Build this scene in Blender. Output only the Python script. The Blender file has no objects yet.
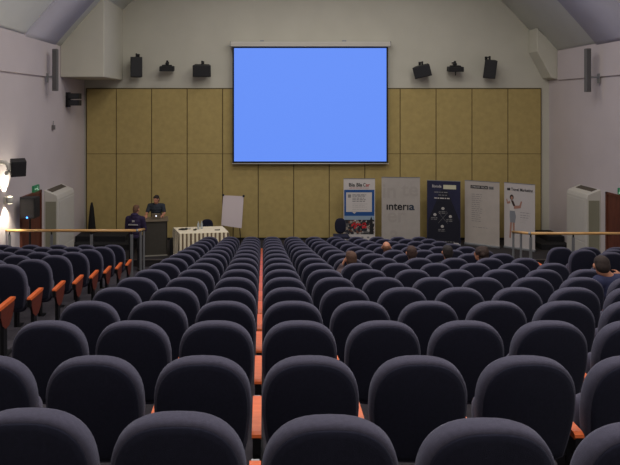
import bpy, bmesh, math, random
from mathutils import Vector, Matrix
random.seed(7)
SC = bpy.context.scene
COL = SC.collection
F = 560.0; CX = 263.0; HY = 104.0          # image focal length, vanishing point, horizon row
ZC = 4.45                                   # eye height above the front floor
STAGE = 0.20
YW = 17.6                                   # back wall
XL, XR = -5.61, 8.99

def P(x, y, D):                             # point seen at image x,y standing D metres away
    return Vector(((x - CX) * D / F, D, ZC - (y - HY) * D / F))
def lin(c):
    return tuple(((v/255)/12.92 if v/255 <= .04045 else ((v/255+.055)/1.055)**2.4) for v in c)

# ---------------------------------------------------------------- materials
MATS = {}
def mat(name, rgb, rough=.7, metal=0, var=.0, scale=20, bump=0, sheen=0, emit=0, spec=.5, alpha=1, bscale=None):
    if name in MATS: return MATS[name]
    m = bpy.data.materials.new(name); m.use_nodes = True
    nt = m.node_tree; b = nt.nodes['Principled BSDF']
    c = (*lin(rgb), 1)
    b.inputs['Base Color'].default_value = c
    b.inputs['Roughness'].default_value = rough
    b.inputs['Metallic'].default_value = metal
    b.inputs['Specular IOR Level'].default_value = spec
    if sheen:
        b.inputs['Sheen Weight'].default_value = sheen
        b.inputs['Sheen Roughness'].default_value = .45
        b.inputs['Sheen Tint'].default_value = (.75, .78, 1, 1)
    if emit:
        b.inputs['Emission Color'].default_value = c
        b.inputs['Emission Strength'].default_value = emit
    if alpha < 1: b.inputs['Alpha'].default_value = alpha
    if var or bump:
        tc = nt.nodes.new('ShaderNodeTexCoord')
        nz = nt.nodes.new('ShaderNodeTexNoise'); nz.inputs['Scale'].default_value = scale
        nz.inputs['Detail'].default_value = 4
        nt.links.new(tc.outputs['Object'], nz.inputs['Vector'])
        if var:
            r = nt.nodes.new('ShaderNodeValToRGB')
            r.color_ramp.elements[0].position = .3; r.color_ramp.elements[1].position = .7
            r.color_ramp.elements[0].color = tuple(v*(1-var) for v in c[:3])+(1,)
            r.color_ramp.elements[1].color = tuple(min(1, v*(1+var)) for v in c[:3])+(1,)
            nt.links.new(nz.outputs['Fac'], r.inputs['Fac'])
            nt.links.new(r.outputs['Color'], b.inputs['Base Color'])
        if bump:
            n2 = nt.nodes.new('ShaderNodeTexNoise'); n2.inputs['Scale'].default_value = bscale or scale*4
            nt.links.new(tc.outputs['Object'], n2.inputs['Vector'])
            bp = nt.nodes.new('ShaderNodeBump'); bp.inputs['Strength'].default_value = bump
            bp.inputs['Distance'].default_value = .01
            nt.links.new(n2.outputs['Fac'], bp.inputs['Height'])
            nt.links.new(bp.outputs['Normal'], b.inputs['Normal'])
    MATS[name] = m
    return m

def wood_mat(name, dark, light, rough=.35, scale=(3, 30, 30)):
    m = bpy.data.materials.new(name); m.use_nodes = True
    nt = m.node_tree; b = nt.nodes['Principled BSDF']; b.inputs['Roughness'].default_value = rough
    tc = nt.nodes.new('ShaderNodeTexCoord'); mp = nt.nodes.new('ShaderNodeMapping')
    mp.inputs['Scale'].default_value = scale
    nz = nt.nodes.new('ShaderNodeTexNoise'); nz.inputs['Scale'].default_value = 1.5; nz.inputs['Detail'].default_value = 6
    r = nt.nodes.new('ShaderNodeValToRGB')
    r.color_ramp.elements[0].position = .35; r.color_ramp.elements[1].position = .7
    r.color_ramp.elements[0].color = (*lin(dark), 1); r.color_ramp.elements[1].color = (*lin(light), 1)
    for a, c in ((tc.outputs['Object'], mp.inputs['Vector']), (mp.outputs['Vector'], nz.inputs['Vector']),
                 (nz.outputs['Fac'], r.inputs['Fac']), (r.outputs['Color'], b.inputs['Base Color'])):
        nt.links.new(a, c)
    MATS[name] = m
    return m

M_wall = mat('painted_plaster', (196, 193, 180), .85, var=.03, scale=1.5, bump=.15, bscale=60)
M_wallL = mat('side_wall_paint', (196, 186, 188), .85, var=.03, scale=1.2, bump=.15, bscale=60)
M_ceil = mat('ceiling_paint', (226, 228, 226), .9, var=.02, scale=2)
M_lav = mat('lavender_ceiling_shade', (186, 184, 200), .9, var=.02, scale=2)  # soft shading of the vault, put into a lavender colour
M_panel = mat('ochre_acoustic_fabric', (172, 152, 98), .9, var=.07, scale=7, bump=.25, bscale=120)
M_seam = mat('panel_seam', (84, 70, 40), .8)
M_black = mat('black_carpet', (24, 23, 28), .95, var=.25, scale=30)
M_carpet = mat('dark_grey_carpet', (62, 58, 66), .95, var=.2, scale=25, bump=.3, bscale=150)
M_stage = mat('stage_carpet', (40, 36, 39), .9, var=.15, scale=20)
M_fab = mat('navy_upholstery', (71, 69, 86), .92, var=.10, scale=60, bump=.35, bscale=420, sheen=.18, spec=.2)
M_fab2 = mat('navy_upholstery_shaded', (34, 35, 51), .92, var=.12, scale=60, bump=.3, bscale=420, sheen=.10, spec=.15)  # same cloth as M_fab, colour darkened for the shade on seat backs
M_wood = wood_mat('orange_beech_armrest', (214, 98, 48), (228, 112, 60), .4)
M_panelwood = wood_mat('red_brown_side_panel', (88, 36, 24), (104, 44, 30), .5)
M_dmetal = mat('dark_powder_coated_metal', (34, 34, 38), .5, .6)
M_metal = mat('brushed_grey_metal', (140, 142, 146), .4, .45)
M_rail = wood_mat('pale_wood_rail', (186, 140, 86), (214, 170, 110), .3, (2, 20, 20))
M_door = wood_mat('red_brown_door_veneer', (84, 42, 30), (108, 58, 42), .5, (12, 12, 2))
M_white = mat('white_enamel', (196, 192, 184), .6, var=.02, scale=4)
M_grille = mat('sage_grille', (138, 136, 118), .7, var=.1, scale=90)
M_dgrille = mat('dark_vent_grille', (84, 76, 66), .7)
M_spk = mat('black_speaker_plastic', (20, 20, 23), .6, bump=.2, scale=60)
M_spkgr = mat('speaker_grille', (34, 34, 38), .7, var=.3, scale=220)
M_grey = mat('grey_column_speaker', (100, 98, 98), .6)
M_skin = mat('skin', (188, 130, 104), .55, var=.04, scale=20)

TMP = bpy.data.scenes.new('workshop')
def evaluate(o):                                        # bake an object's modifiers into a mesh
    TMP.collection.objects.link(o)
    with bpy.context.temp_override(scene=TMP, view_layer=TMP.view_layers[0]):
        dg = bpy.context.evaluated_depsgraph_get(); dg.update()
        me = bpy.data.meshes.new_from_object(o.evaluated_get(dg))
    TMP.collection.objects.unlink(o)
    return me
# ---------------------------------------------------------------- mesh helpers
def finish(name, bm, m, parent=None, smooth=False, loc=None, bevel=0, sub=0):
    me = bpy.data.meshes.new(name)
    bmesh.ops.recalc_face_normals(bm, faces=bm.faces[:])
    if smooth:
        for f in bm.faces: f.smooth = True
    bm.to_mesh(me); bm.free()
    ms = m if isinstance(m, (list, tuple)) else [m]
    for x in ms: me.materials.append(x)
    o = bpy.data.objects.new(name, me); COL.objects.link(o)
    if parent: o.parent = parent
    if loc is not None: o.location = loc
    if bevel:
        b = o.modifiers.new('bevel', 'BEVEL'); b.width = bevel; b.segments = 2; b.limit_method = 'ANGLE'
    return o

def box(bm, x0, x1, y0, y1, z0, z1, mi=0):
    vs = [bm.verts.new(p) for p in ((x0,y0,z0),(x1,y0,z0),(x1,y1,z0),(x0,y1,z0),(x0,y0,z1),(x1,y0,z1),(x1,y1,z1),(x0,y1,z1))]
    fs = []
    for q in ((0,3,2,1),(4,5,6,7),(0,1,5,4),(1,2,6,5),(2,3,7,6),(3,0,4,7)):
        f = bm.faces.new([vs[i] for i in q]); f.material_index = mi; fs.append(f)
    return vs

def prism(bm, poly, axis, a0, a1):          # poly in the other two axes, extruded along axis
    def mk(p, a):
        if axis == 'x': return (a, p[0], p[1])
        if axis == 'y': return (p[0], a, p[1])
        return (p[0], p[1], a)
    A = [bm.verts.new(mk(p, a0)) for p in poly]; B = [bm.verts.new(mk(p, a1)) for p in poly]
    bm.faces.new(A); bm.faces.new(B[::-1])
    for i in range(len(poly)):
        j = (i+1) % len(poly)
        bm.faces.new((A[i], B[i], B[j], A[j]))

def tube(bm, pts, r, n=10, r1=None):
    pts = [Vector(p) for p in pts]
    rings = []
    for i, p in enumerate(pts):
        d = (pts[min(i+1, len(pts)-1)] - pts[max(i-1, 0)]).normalized()
        up = Vector((0, 0, 1)) if abs(d.z) < .9 else Vector((1, 0, 0))
        a = d.cross(up).normalized(); b = d.cross(a)
        rr = r if r1 is None else r + (r1-r)*i/(len(pts)-1)
        rings.append([bm.verts.new(p + (a*math.cos(t)+b*math.sin(t))*rr) for t in [2*math.pi*k/n for k in range(n)]])
    for A, B in zip(rings, rings[1:]):
        for k in range(n): bm.faces.new((A[k], A[(k+1) % n], B[(k+1) % n], B[k]))
    bm.faces.new(rings[0][::-1]); bm.faces.new(rings[-1])

def lathe(bm, prof, c=(0, 0, 0), n=20):
    rings = []
    for r, z in prof:
        rings.append([bm.verts.new((c[0]+r*math.cos(2*math.pi*k/n), c[1]+r*math.sin(2*math.pi*k/n), c[2]+z)) for k in range(n)])
    for A, B in zip(rings, rings[1:]):
        for k in range(n): bm.faces.new((A[k], A[(k+1) % n], B[(k+1) % n], B[k]))
    bm.faces.new(rings[0][::-1]); bm.faces.new(rings[-1])

def ball(bm, c, r, seg=16, rot=None):
    r = (r, r, r) if not hasattr(r, '__len__') else r
    c = Vector(c); nv = max(8, seg//2+2)
    def pt(x, y, z):
        v = Vector((x*r[0], y*r[1], z*r[2])); return bm.verts.new((rot @ v if rot else v) + c)
    top = pt(0, 0, 1); bot = pt(0, 0, -1)
    R = [[pt(math.sin(math.pi*j/nv)*math.cos(2*math.pi*k/seg), math.sin(math.pi*j/nv)*math.sin(2*math.pi*k/seg), math.cos(math.pi*j/nv)) for k in range(seg)] for j in range(1, nv)]
    for k in range(seg):
        q = (k+1) % seg
        bm.faces.new((top, R[0][k], R[0][q])); bm.faces.new((bot, R[-1][q], R[-1][k]))
        for A, B in zip(R, R[1:]): bm.faces.new((A[k], B[k], B[q], A[q]))

def bxo(name, b, m, parent=None, bevel=0):
    bm = bmesh.new(); box(bm, *b); return finish(name, bm, m, parent, bevel=bevel)

def empty(name, loc, rz=0):
    o = bpy.data.objects.new(name, None); COL.objects.link(o); o.location = loc; o.rotation_euler = (0, 0, rz)
    o.empty_display_size = .1
    return o
def tag(o, label=None, cat=None, group=None, kind=None):
    if label: o['label'] = label
    if cat: o['category'] = cat
    if group: o['group'] = group
    if kind: o['kind'] = kind
    return o
def struct(name, bm, m, parent=None, **k):
    o = finish(name, bm, m, parent, **k)
    if not parent: o['kind'] = 'structure'
    return o
def sbox(name, b, m, bevel=0):
    bm = bmesh.new(); box(bm, *b); return struct(name, bm, m, bevel=bevel)

# ---------------------------------------------------------------- room shell
def drop_c(D): return .685 + .2065*D - .0011*D*D
def drop_s(D): return .55 + .203*D
def drop_r(D): return .575 + .203*D
YB = -4.0
top_z = ZC + 1.62
sbox('wall_back', (XL-.2, XR+.2, YW, YW+.2, 0, ZC+5.4), M_wall)
sbox('wall_left', (XL-.2, XL, YB, YW, 0, top_z), M_wallL)
sbox('wall_right', (XR, XR+.2, YB, YW, 0, top_z), M_wallL)
sbox('wall_rear', (XL-.2, XR+.2, YB-.2, YB, 0, ZC+5.4), M_wall)
# raised upper band of the side walls, its lower edge reads as a ledge
sbox('trim_1', (XL, XL+.05, YB, 15.1, ZC+.71, top_z), M_wallL)
sbox('trim_2', (XR-.05, XR, YB, 17.0, ZC+.73, top_z), M_wallL)
# vaulted ceiling
prof = [(-7.30, 1.60), (-6.64, 2.36), (-5.76, 3.27), (-4.6, 4.02), (-3.0, 4.62), (-1.0, 4.92)]
mid = (XL+XR)/2
prof = [(mid + x, z) for x, z in prof] + [(mid - x, z) for x, z in reversed(prof)]
def refine(pr, n=5):                                    # smooth the section
    out = []
    for i in range(len(pr)-1):
        p0 = Vector(pr[max(i-1, 0)]); p1 = Vector(pr[i]); p2 = Vector(pr[i+1]); p3 = Vector(pr[min(i+2, len(pr)-1)])
        for k in range(n):
            t = k/n
            out.append(tuple(.5*((2*p1)+(p2-p0)*t+(2*p0-5*p1+4*p2-p3)*t*t+(3*p1-p0-3*p2+p3)*t**3)))
    out.append(tuple(pr[-1])); return out
PR = refine(prof)
def vault(name, y0, y1, off, m, thick):
    bm = bmesh.new()
    n = len(PR); cx = mid
    def pt(p, o):
        v = Vector((p[0]-cx, p[1]+2.0)); l = v.length; v = v*(l+o)/l
        return (v.x+cx, v.y-2.0)
    a = [pt(p, off) for p in PR]; b = [pt(p, off+thick) for p in PR]
    R = [[bm.verts.new((q[0], y, ZC+q[1])) for q in s] for y in (y0, y1) for s in (a, b)]
    A0, B0, A1, B1 = R
    for i in range(n-1):
        for (s, t) in ((A0, A1), (B0, B1), (A0, B0), (A1, B1)):
            bm.faces.new((s[i], s[i+1], t[i+1], t[i]))
    for i in (0, n-1): bm.faces.new((A0[i], B0[i], B1[i], A1[i]))
    o = struct(name, bm, m)
    for p in o.data.polygons: p.use_smooth = abs(p.normal.y) < .5
    return o
vault('ceiling', YB-.2, YW+.2, 0.0, M_ceil, .15)
vault('ceiling_shade_band', 13.1, 15.0, -.05, M_lav, .055)  # shallow arch band added to stand in for shade on the vault

# bulkhead at the left corner, tapered corner boss at the right one
bm = bmesh.new()
prism(bm, [(XL+.001, ZC+.745), (-4.40, ZC+.745), (-4.40, ZC+3.06), (-4.95, ZC+2.46), (XL+.001, ZC+1.68)], 'y', 15.5, YW-.001)
struct('trim_4', bm, M_wall, bevel=.02)
bm = bmesh.new()
prism(bm, [(XR-.001, ZC+.75), (8.78, ZC+.80), (8.35, ZC+1.6), (8.35, ZC+2.32), (XR-.001, ZC+1.66)], 'y', 17.05, YW-.001)
struct('trim_5', bm, M_wall, bevel=.015)

# ochre acoustic panelling: one board per bay, split by seams
px_edges = [87.2, 116.8, 152, 187.4, 222.7, 258.2, 293.6, 329, 364.4, 399.6, 435.4, 471.2, 507, 540]
zt = P(0, 89, YW).z; zm = P(0, 153.7, YW).z; zb = P(0, 237.3, YW).z
xe = [(p-CX)*YW/F for p in px_edges]
bm = bmesh.new(); box(bm, xe[0]-.02, xe[-1]+.02, YW-.05, YW-.001, zb-.0, zt+.03)
back = struct('wall_panelling', bm, M_seam)
for i in range(len(xe)-1):
    for (a, b) in ((zb, zm), (zm, zt)):
        bm = bmesh.new(); box(bm, xe[i]+.012, xe[i+1]-.012, YW-.075, YW-.045, a+.006, b-.006)
        finish('acoustic_panel', bm, M_panel, back, bevel=.008)
sbox('baseboard_back', (xe[0]-.02, xe[-1]+.02, YW-.09, YW-.001, STAGE, zb), M_black)

# floors: main floor, terraces of the blocks, stage
X0, X1 = -2.79, 5.74
sbox('floor', (XL, XR, 11.0, YW, -.1, 0), M_carpet)
kD = [1.987 + .843*k for k in range(16)]
sD = [11.28 - .785*k for k in range(9)]
rD = [10.84 - .785*k for k in range(8)]
bm = bmesh.new()
for k, D in enumerate(kD):
    z = max(ZC - drop_c(D) - .97, .004) - (.028 if k == 0 else .022 if k == 1 else 0)
    y0 = D-.22 if k else YB
    box(bm, X0, X1, y0, D+.623 if k < 15 else D+.4, -.1, z)
struct('floor_centre_terrace', bm, M_carpet)
def terrace(name, x0, x1, Ds, fn, end):
    bm = bmesh.new(); Ds = sorted(Ds)
    for i, D in enumerate(Ds):
        z = ZC - fn(D) - .97
        y0 = D-.2 if i else YB
        y1 = D+.585 if i < len(Ds)-1 else end
        box(bm, x0, x1, y0, y1, -.1, z)
    return struct(name, bm, M_carpet)
terrace('floor_left_terrace', XL, X0, sD, drop_s, 12.3)
terrace('floor_right_terrace', X1, XR, rD, drop_r, 12.3)
sbox('floor_stage', (XL, XR, 15.32, YW, 0, STAGE), M_stage, bevel=.01)
sbox('trim_6', (XL, XR, 15.30, 15.325, STAGE-.02, STAGE+.006), mat('stage_nosing', (96, 90, 88), .5))

# ---------------------------------------------------------------- auditorium seat
def outline(inset, n=44):                    # back outline in x,z
    W, r, zt_, zb_, ex = .249-inset, .26-inset*.5, .97-inset, .40+inset, 2.65
    zc = zt_-r; pts = []
    for k in range(n//2+1):
        t = math.pi*k/(n//2)
        c, s = math.cos(t), math.sin(t)
        pts.append((W*math.copysign(abs(c)**(2/ex), c), zc + r*abs(s)**(2/ex)))
    m = 9
    for k in range(1, m+1):
        f = k/m; z = zc + (zb_+.03-zc)*f
        pts.append((-(W - .038*f**1.6), z))
    wb = W-.038
    for k in range(1, 8):
        f = k/8; pts.append((-wb + 2*wb*f, zb_ + (.03*(abs(2*f-1)**6))))
    for k in range(m, 0, -1):
        f = k/m; z = zc + (zb_+.03-zc)*f
        pts.append((W - .038*f**1.6, z))
    return pts
TILT = math.tan(math.radians(9))
def loft(loops, cap0, cap1, bulge0=0, bulge1=0):
    bm = bmesh.new(); R = []
    for ins, y in loops:
        R.append([bm.verts.new((x, y - (z-.45)*TILT + .085, z)) for x, z in outline(ins)])
    n = len(R[0])
    for A, B in zip(R, R[1:]):
        for k in range(n): bm.faces.new((A[k], A[(k+1) % n], B[(k+1) % n], B[k]))
    for ring, y, cap in ((R[0], loops[0], cap0), (R[-1], loops[-1], cap1)):
        if cap:
            cz = .66; c = bm.verts.new((0, y[1]+cap - (cz-.45)*TILT + .085, cz))
            mid_ = [bm.verts.new(((v.co.x)*.55, 0, cz+(v.co.z-cz)*.55)) for v in ring]
            for v in mid_: v.co.y = y[1] + cap*.8 - (v.co.z-.45)*TILT + .085
            for k in range(n):
                bm.faces.new((ring[k], ring[(k+1) % n], mid_[(k+1) % n], mid_[k]))
                bm.faces.new((mid_[k], mid_[(k+1) % n], c))
    return bm
def seat_bm(down):
    bm = bmesh.new()
    L, W, T = .44, .235, .055
    def P2(x, l, t):
        if not down: x *= .86
        if down: return (x, .10+l, .40+t+.03)
        a = math.radians(78); return (x, .155 + l*math.cos(a) - t*math.sin(a)*1, (.35 + l*math.sin(a)*.74) + t*math.cos(a))
    N = 28; sec = []
    for ins, t in ((.03, -T), (.008, -T+.015), (0, 0), (.006, T-.02), (.03, T)):
        ring = []
        for k in range(N):
            a = 2*math.pi*k/N; c, s = math.cos(a), math.sin(a)
            x = (W-ins)*math.copysign(abs(c)**.45, c); l = L/2 + (L/2-ins)*math.copysign(abs(s)**.45, s)
            ring.append(bm.verts.new(P2(x, l, t)))
        sec.append(ring)
    for A, B in zip(sec, sec[1:]):
        for k in range(N): bm.faces.new((A[k], A[(k+1) % N], B[(k+1) % N], B[k]))
    bm.faces.new(sec[0][::-1]); bm.faces.new(sec[-1])
    return bm
def arm_bm(side):
    bm = bmesh.new(); x = side*.275; w = .0245
    prof = [(.035, .535), (.028, .548), (.032, .562), (.05, .570), (.20, .574), (.36, .576), (.395, .572), (.405, .56), (.40, .545), (.37, .538), (.2, .536)]
    prism(bm, prof, 'x', x-w, x+w); return bm
def sup_bm(side):
    bm = bmesh.new(); x = side*.275
    prism(bm, [(.06, .538), (.37, .538), (.34, .44), (.25, .30), (.17, .30), (.08, .44)], 'x', x-.016, x+.016)
    box(bm, x-.02, x+.02, .13, .21, .0, .40)
    box(bm, x-.035, x+.035, .05, .32, 0, .02); box(bm, x-.020, x+.020, .03, .09, .46, .545)
    return bm
def endpanel_bm(side):
    bm = bmesh.new(); x = side*.275
    prism(bm, [(.06, .536), (.385, .538), (.375, .48), (.33, .38), (.26, .31), (.17, .30), (.10, .36), (.06, .46)], 'x', x+side*.0165, x+side*.0225); return bm
def bracket_bm(side):
    bm = bmesh.new(); x = side*.275
    box(bm, x-.018, x+.018, .395, .425, .54, .56)
    return bm
ME = {}
def proto_mesh(key, bm, m, smooth=True):
    o = finish(key, bm, m, smooth=smooth); me = o.data; bpy.data.objects.remove(o); ME[key] = me
proto_mesh('backrest', loft([(.03, -.038), (.012, -.040), (.002, -.022), (0, -.005), (.0, .025), (.008, .045), (.03, .058)], -.002, .02), M_fab)
proto_mesh('back_panel', loft([(.026, -.030), (.017, -.043), (.023, -.049), (.045, -.053)], 0, -.012), M_fab2)
proto_mesh('seat_up', seat_bm(False), M_fab); proto_mesh('seat_down', seat_bm(True), M_fab)
for s, nm in ((-1, 'L'), (1, 'R')):
    proto_mesh('arm'+nm, arm_bm(s), M_wood, False); proto_mesh('sup'+nm, sup_bm(s), M_dmetal, False)
    proto_mesh('pan'+nm, endpanel_bm(s), M_panelwood, False); proto_mesh('brk'+nm, bracket_bm(s), M_metal, False)
def child(name, key, parent):
    o = bpy.data.objects.new(name, ME[key]); COL.objects.link(o); o.parent = parent; return o
def make_seat(loc, rz, label, group, left=True, right=False, endL=False, endR=False, down=False):
    t = empty('theatre_seat', loc, rz); tag(t, label, 'seat', group)
    b = child('backrest', 'backrest', t); child('back_panel', 'back_panel', b)
    child('seat_cushion', 'seat_down' if down else 'seat_up', t)
    for on, nm, en in ((left, 'L', endL), (right, 'R', endR)):
        if on:
            a = child('armrest', 'arm'+nm, t); child('bracket', 'brk'+nm, a)
            child('armrest_support', 'sup'+nm, t)
            if en: child('side_panel', 'pan'+nm, t)
    return t
ORD = ['first','second','third','fourth','fifth','sixth','seventh','eighth','ninth','tenth','eleventh','twelfth','thirteenth','fourteenth','fifteenth','sixteenth']
OCC = {(5, 10), (7, 5), (10, 7), (8, 7), (8, 8), (8, 9)}
def visible(X, D, ztop, w=.3):
    xl = CX + (X-w)*F/D; xr = CX + (X+w)*F/D; y = HY + (ZC-ztop)*F/D
    return xr > -8 and xl < 628 and y < 470
nseat = 0
for k, D in enumerate(kD):
    z = max(ZC - drop_c(D) - .97, .004) - (.028, .022)[k] * 1 if k < 2 else max(ZC - drop_c(D) - .97, .004)
    for c in range(11):
        a = -2.56 + c
        X = a*.55
        Dk = D - (.022*(a-.44) if k == 0 else 0)
        if not visible(X, Dk, z+.97): continue
        lab = f'navy theatre seat in centre block, {ORD[15-k]} row from stage, {ORD[c]} from left aisle'
        make_seat((X, Dk, z), 0, lab, 'theatre seats in the centre block', True, c == 10, c == 0, c == 10, (k, c) in OCC)
        nseat += 1
for j, D in enumerate(sD):
    z = ZC - drop_s(D) - .97
    for c in range(5):
        X = (-5.57 - c)*.55 + .03
        if not visible(X, D, z+.97): continue
        lab = f'navy theatre seat in left block, {ORD[j]} row from the rail, {ORD[c]} from aisle'
        make_seat((X, D, z), 0, lab, 'theatre seats in the left block', True, c == 0, False, c == 0)
        nseat += 1
for j, D in enumerate(rD):
    z = ZC - drop_r(D) - .97
    for c in range(5):
        X = (10.45 + c)*.55 + .02
        if not visible(X, D, z+.97): continue
        lab = f'navy theatre seat in right block, {ORD[j]} row from the rail, {ORD[c]} from aisle'
        make_seat((X, D, z), 0, lab, 'theatre seats in the right block', True, c == 4, c == 0, False)
        nseat += 1
print('SEATS', nseat)

# ---------------------------------------------------------------- projection screen
ys = 17.35
s0 = P(232.5, 47, ys); s1 = P(388, 163, ys)
scr = empty('projection_screen', (0, 0, 0))
tag(scr, 'large blue lit projection screen with white roller case, hung high on the wall', 'projection screen')
bxo('screen_border', (s0.x, s1.x, ys, ys+.01, s1.z, s0.z), mat('screen_black_border', (10, 10, 16), .8), scr)
pic = bxo('projected_image', (s0.x+.05, s1.x-.05, ys-.006, ys-.001, s1.z+.05, s0.z-.035), mat('blue_projection', (102, 146, 252), .8, emit=.93), scr)
MATS['blue_projection'].node_tree.nodes['Principled BSDF'].inputs['Base Color'].default_value = (.02, .03, .06, 1)
bm = bmesh.new(); c0 = P(230.5, 41.5, ys); c1 = P(390.3, 46.6, ys)
prism(bm, [(ys-.05, c1.z), (ys+.12, c1.z), (ys+.12, c0.z), (ys-.01, c0.z), (ys-.05, c0.z-.04)], 'x', c0.x, c1.x)
finish('roller_case', bm, M_white, scr, bevel=.008)
for s, x in ((0, c0.x-.012), (1, c1.x)):
    bxo('end_cap', (x, x+.012, ys-.05, ys+.12, c1.z, c0.z), M_grey, scr)
bm = bmesh.new(); tube(bm, [(s0.x-.02, ys, s1.z-.02), (s1.x+.02, ys, s1.z-.02)], .016, 10)
finish('bottom_bar', bm, M_white, scr, smooth=True)
for px in (262, 345):
    q = P(px, 40.4, ys); bxo('wall_bracket', (q.x-.06, q.x+.06, ys+.12, YW-.01, q.z-.03, q.z+.02), M_metal, scr)

# ---------------------------------------------------------------- wall speakers and spot heads
def wall_speaker(px, py, w, h, rx, rz, label, roll=0, d=.3, D=17.28):
    c = P(px, py, D)
    t = empty('wall_speaker', c); tag(t, label, 'speaker', 'black speakers on the back wall')
    R = Matrix.Rotation(rz, 4, 'Z') @ Matrix.Rotation(rx, 4, 'X') @ Matrix.Rotation(roll, 4, 'Y')
    bm = bmesh.new(); vs = box(bm, -w/2, w/2, -d/2, d/2, -h/2, h/2)
    for v in vs:
        if v.co.y > 0: v.co.x *= .78
    bmesh.ops.transform(bm, matrix=R, verts=bm.verts)
    body = finish('cabinet', bm, M_spk, t, bevel=.012)
    bm = bmesh.new(); box(bm, -w/2+.02, w/2-.02, -d/2-.012, -d/2, -h/2+.02, h/2-.02)
    bmesh.ops.transform(bm, matrix=R, verts=bm.verts)
    finish('grille', bm, M_spkgr, body, bevel=.004)
    bm = bmesh.new(); tube(bm, [(0, .02, h*.3), (0, .02, h/2+.12)], .028); tube(bm, [(0, .02, h/2+.09), (0, YW-c.y-.02, h/2+.09)], .02)
    box(bm, -.035, .035, YW-c.y-.02, YW-c.y, h/2+.02, h/2+.13)
    finish('wall_bracket', bm, M_dmetal, t)
    return t
def flat_unit(px, py, label, rz):
    c = P(px, py, 17.3)
    t = empty('wall_unit', c, 0); tag(t, label, 'spotlight', 'flat black units between the speakers')
    R = Matrix.Rotation(rz, 4, 'Z') @ Matrix.Rotation(.12, 4, 'X')
    bm = bmesh.new(); box(bm, -.22, .22, -.16, .16, -.08, .07); box(bm, -.15, .15, -.10, .12, .07, .11)
    bmesh.ops.transform(bm, matrix=R, verts=bm.verts)
    finish('housing', bm, M_spk, t, bevel=.012)
    bm = bmesh.new(); tube(bm, [(0, .03, .08), (0, .03, .25)], .035, 12); ball(bm, (0, .03, .15), .06); tube(bm, [(0, .03, .21), (0, YW-c.y, .21)], .02)
    finish('wall_bracket', bm, M_dmetal, t)
    return t
wall_speaker(136.3, 67.3, .36, .62, .0, .25, 'upright black box speaker, leftmost on the back wall')
flat_unit(167, 68.5, 'flat black unit on bracket left of the screen', .08)
u = flat_unit(455.3, 69, 'flat black unit with hanging stub right of the screen', -.08)
bm = bmesh.new(); tube(bm, [(.0, -.02, -.08), (.0, -.02, -.20)], .014); finish('stub', bm, M_dmetal, u)
wall_speaker(202, 70.5, .56, .36, .22, .05, 'wide black speaker on bracket just left of the screen')
wall_speaker(422.5, 71, .52, .36, .2, -.35, 'tilted black speaker on bracket just right of the screen', roll=-.22)
wall_speaker(490, 69, .36, .56, .15, -.35, 'upright black speaker, rightmost on the back wall', roll=.12)

# small twin monitor in the left corner
c = P(77, 100, 15.95)
t = empty('corner_speaker', (XL, 15.95, c.z)); tag(t, 'small black twin box unit on the left wall beside the ochre panelling', 'speaker')
for dz in (-.16, .03):
    b_ = bxo('box', (.10, .40, -.12, .14, dz, dz+.16), M_spk, t, .01)
    bxo('grille', (.13, .37, -.135, -.12, dz+.02, dz+.14), M_spkgr, b_)
bxo('wall_bracket', (0, .12, -.04, .04, -.20, .22), M_dmetal, t)

def column_speaker(px, y0, y1, D, wallx, label):
    a = P(px, y0, D); b = P(px, y1, D)
    t = empty('column_speaker', (a.x, D, b.z)); tag(t, label, 'speaker', 'grey column speakers')
    H = a.z - b.z
    bxo('cabinet', (-.065, .065, -.06, .06, 0, H), M_grey, t, .012)
    bxo('grille', (-.05, .05, -.068, -.06, .04, H-.04), mat('column_grille', (84, 82, 84), .7, var=.2, scale=200), t)
    bm = bmesh.new(); s = 1 if wallx > a.x else -1
    box(bm, *sorted((.05*s, wallx-a.x)), -.02, .02, H*.32, H*.36); box(bm, *sorted((wallx-a.x-.03*s, wallx-a.x)), -.04, .04, H*.2, H*.42)
    finish('wall_bracket', bm, M_metal, t)
column_speaker(55.3, 49, 91, 14.4, XL+.05, 'tall grey column speaker on the left wall below the vault')
column_speaker(587.6, 48.5, 92, 14.9, XR-.05, 'tall grey column speaker on the right wall below the vault')
# small sensor on left wall
c = P(52.3, 127, 14.9)
t = empty('wall_sensor', (XL, 14.9, c.z)); tag(t, 'tiny grey fitting high on the left wall under the column speaker', 'sensor')
bxo('housing', (.0, .07, -.05, .05, -.07, .05), M_grey, t, .01)
bm = bmesh.new(); tube(bm, [(.035, 0, .05), (.035, 0, .16)], .01); finish('stem', bm, M_metal, t)

# ---------------------------------------------------------------- air units on the side walls
def air_unit(xw, xb, y0, y1, ztop, label, sgn):
    t = empty('air_unit', (xw, y0, 0)); tag(t, label, 'air conditioner', 'white floor standing air units')
    w = abs(xb-xw)*sgn; L = y1-y0
    bm = bmesh.new(); prism(bm, [(0, 0), (w, 0), (w, ztop-.10), (w*.92, ztop), (0, ztop+.14)], 'y', 0, L)
    cab = finish('cabinet', bm, M_white, t, bevel=.012)
    x = sorted((w*.12, w*.88))
    bxo('front_grille', (x[0], x[1], -.012, .0, .1, ztop-.15), M_grille, t)
    xs = sorted((w, w+.012*sgn))
    bxo('side_door', (xs[0], xs[1], .08, L-.08, .75, ztop-.16), M_white, t, .004)
    bxo('side_door', (xs[0], xs[1], .08, L-.08, .06, .72), M_white, t, .004)
    bm = bmesh.new()
    for i in range(3):
        f0 = .10 + i*.15
        x0_, x1_ = w*.92*f0, w*.92*(f0+.12); z0_, z1_ = ztop+.14*(1-f0), ztop+.14*(1-f0-.12)
        prism(bm, [(x0_, z0_+.012), (x1_, z1_+.012), (x1_, z1_-.01), (x0_, z0_-.01)], 'y', .12, L-.12)
    finish('top_vent', bm, M_dgrille, t)
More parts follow.
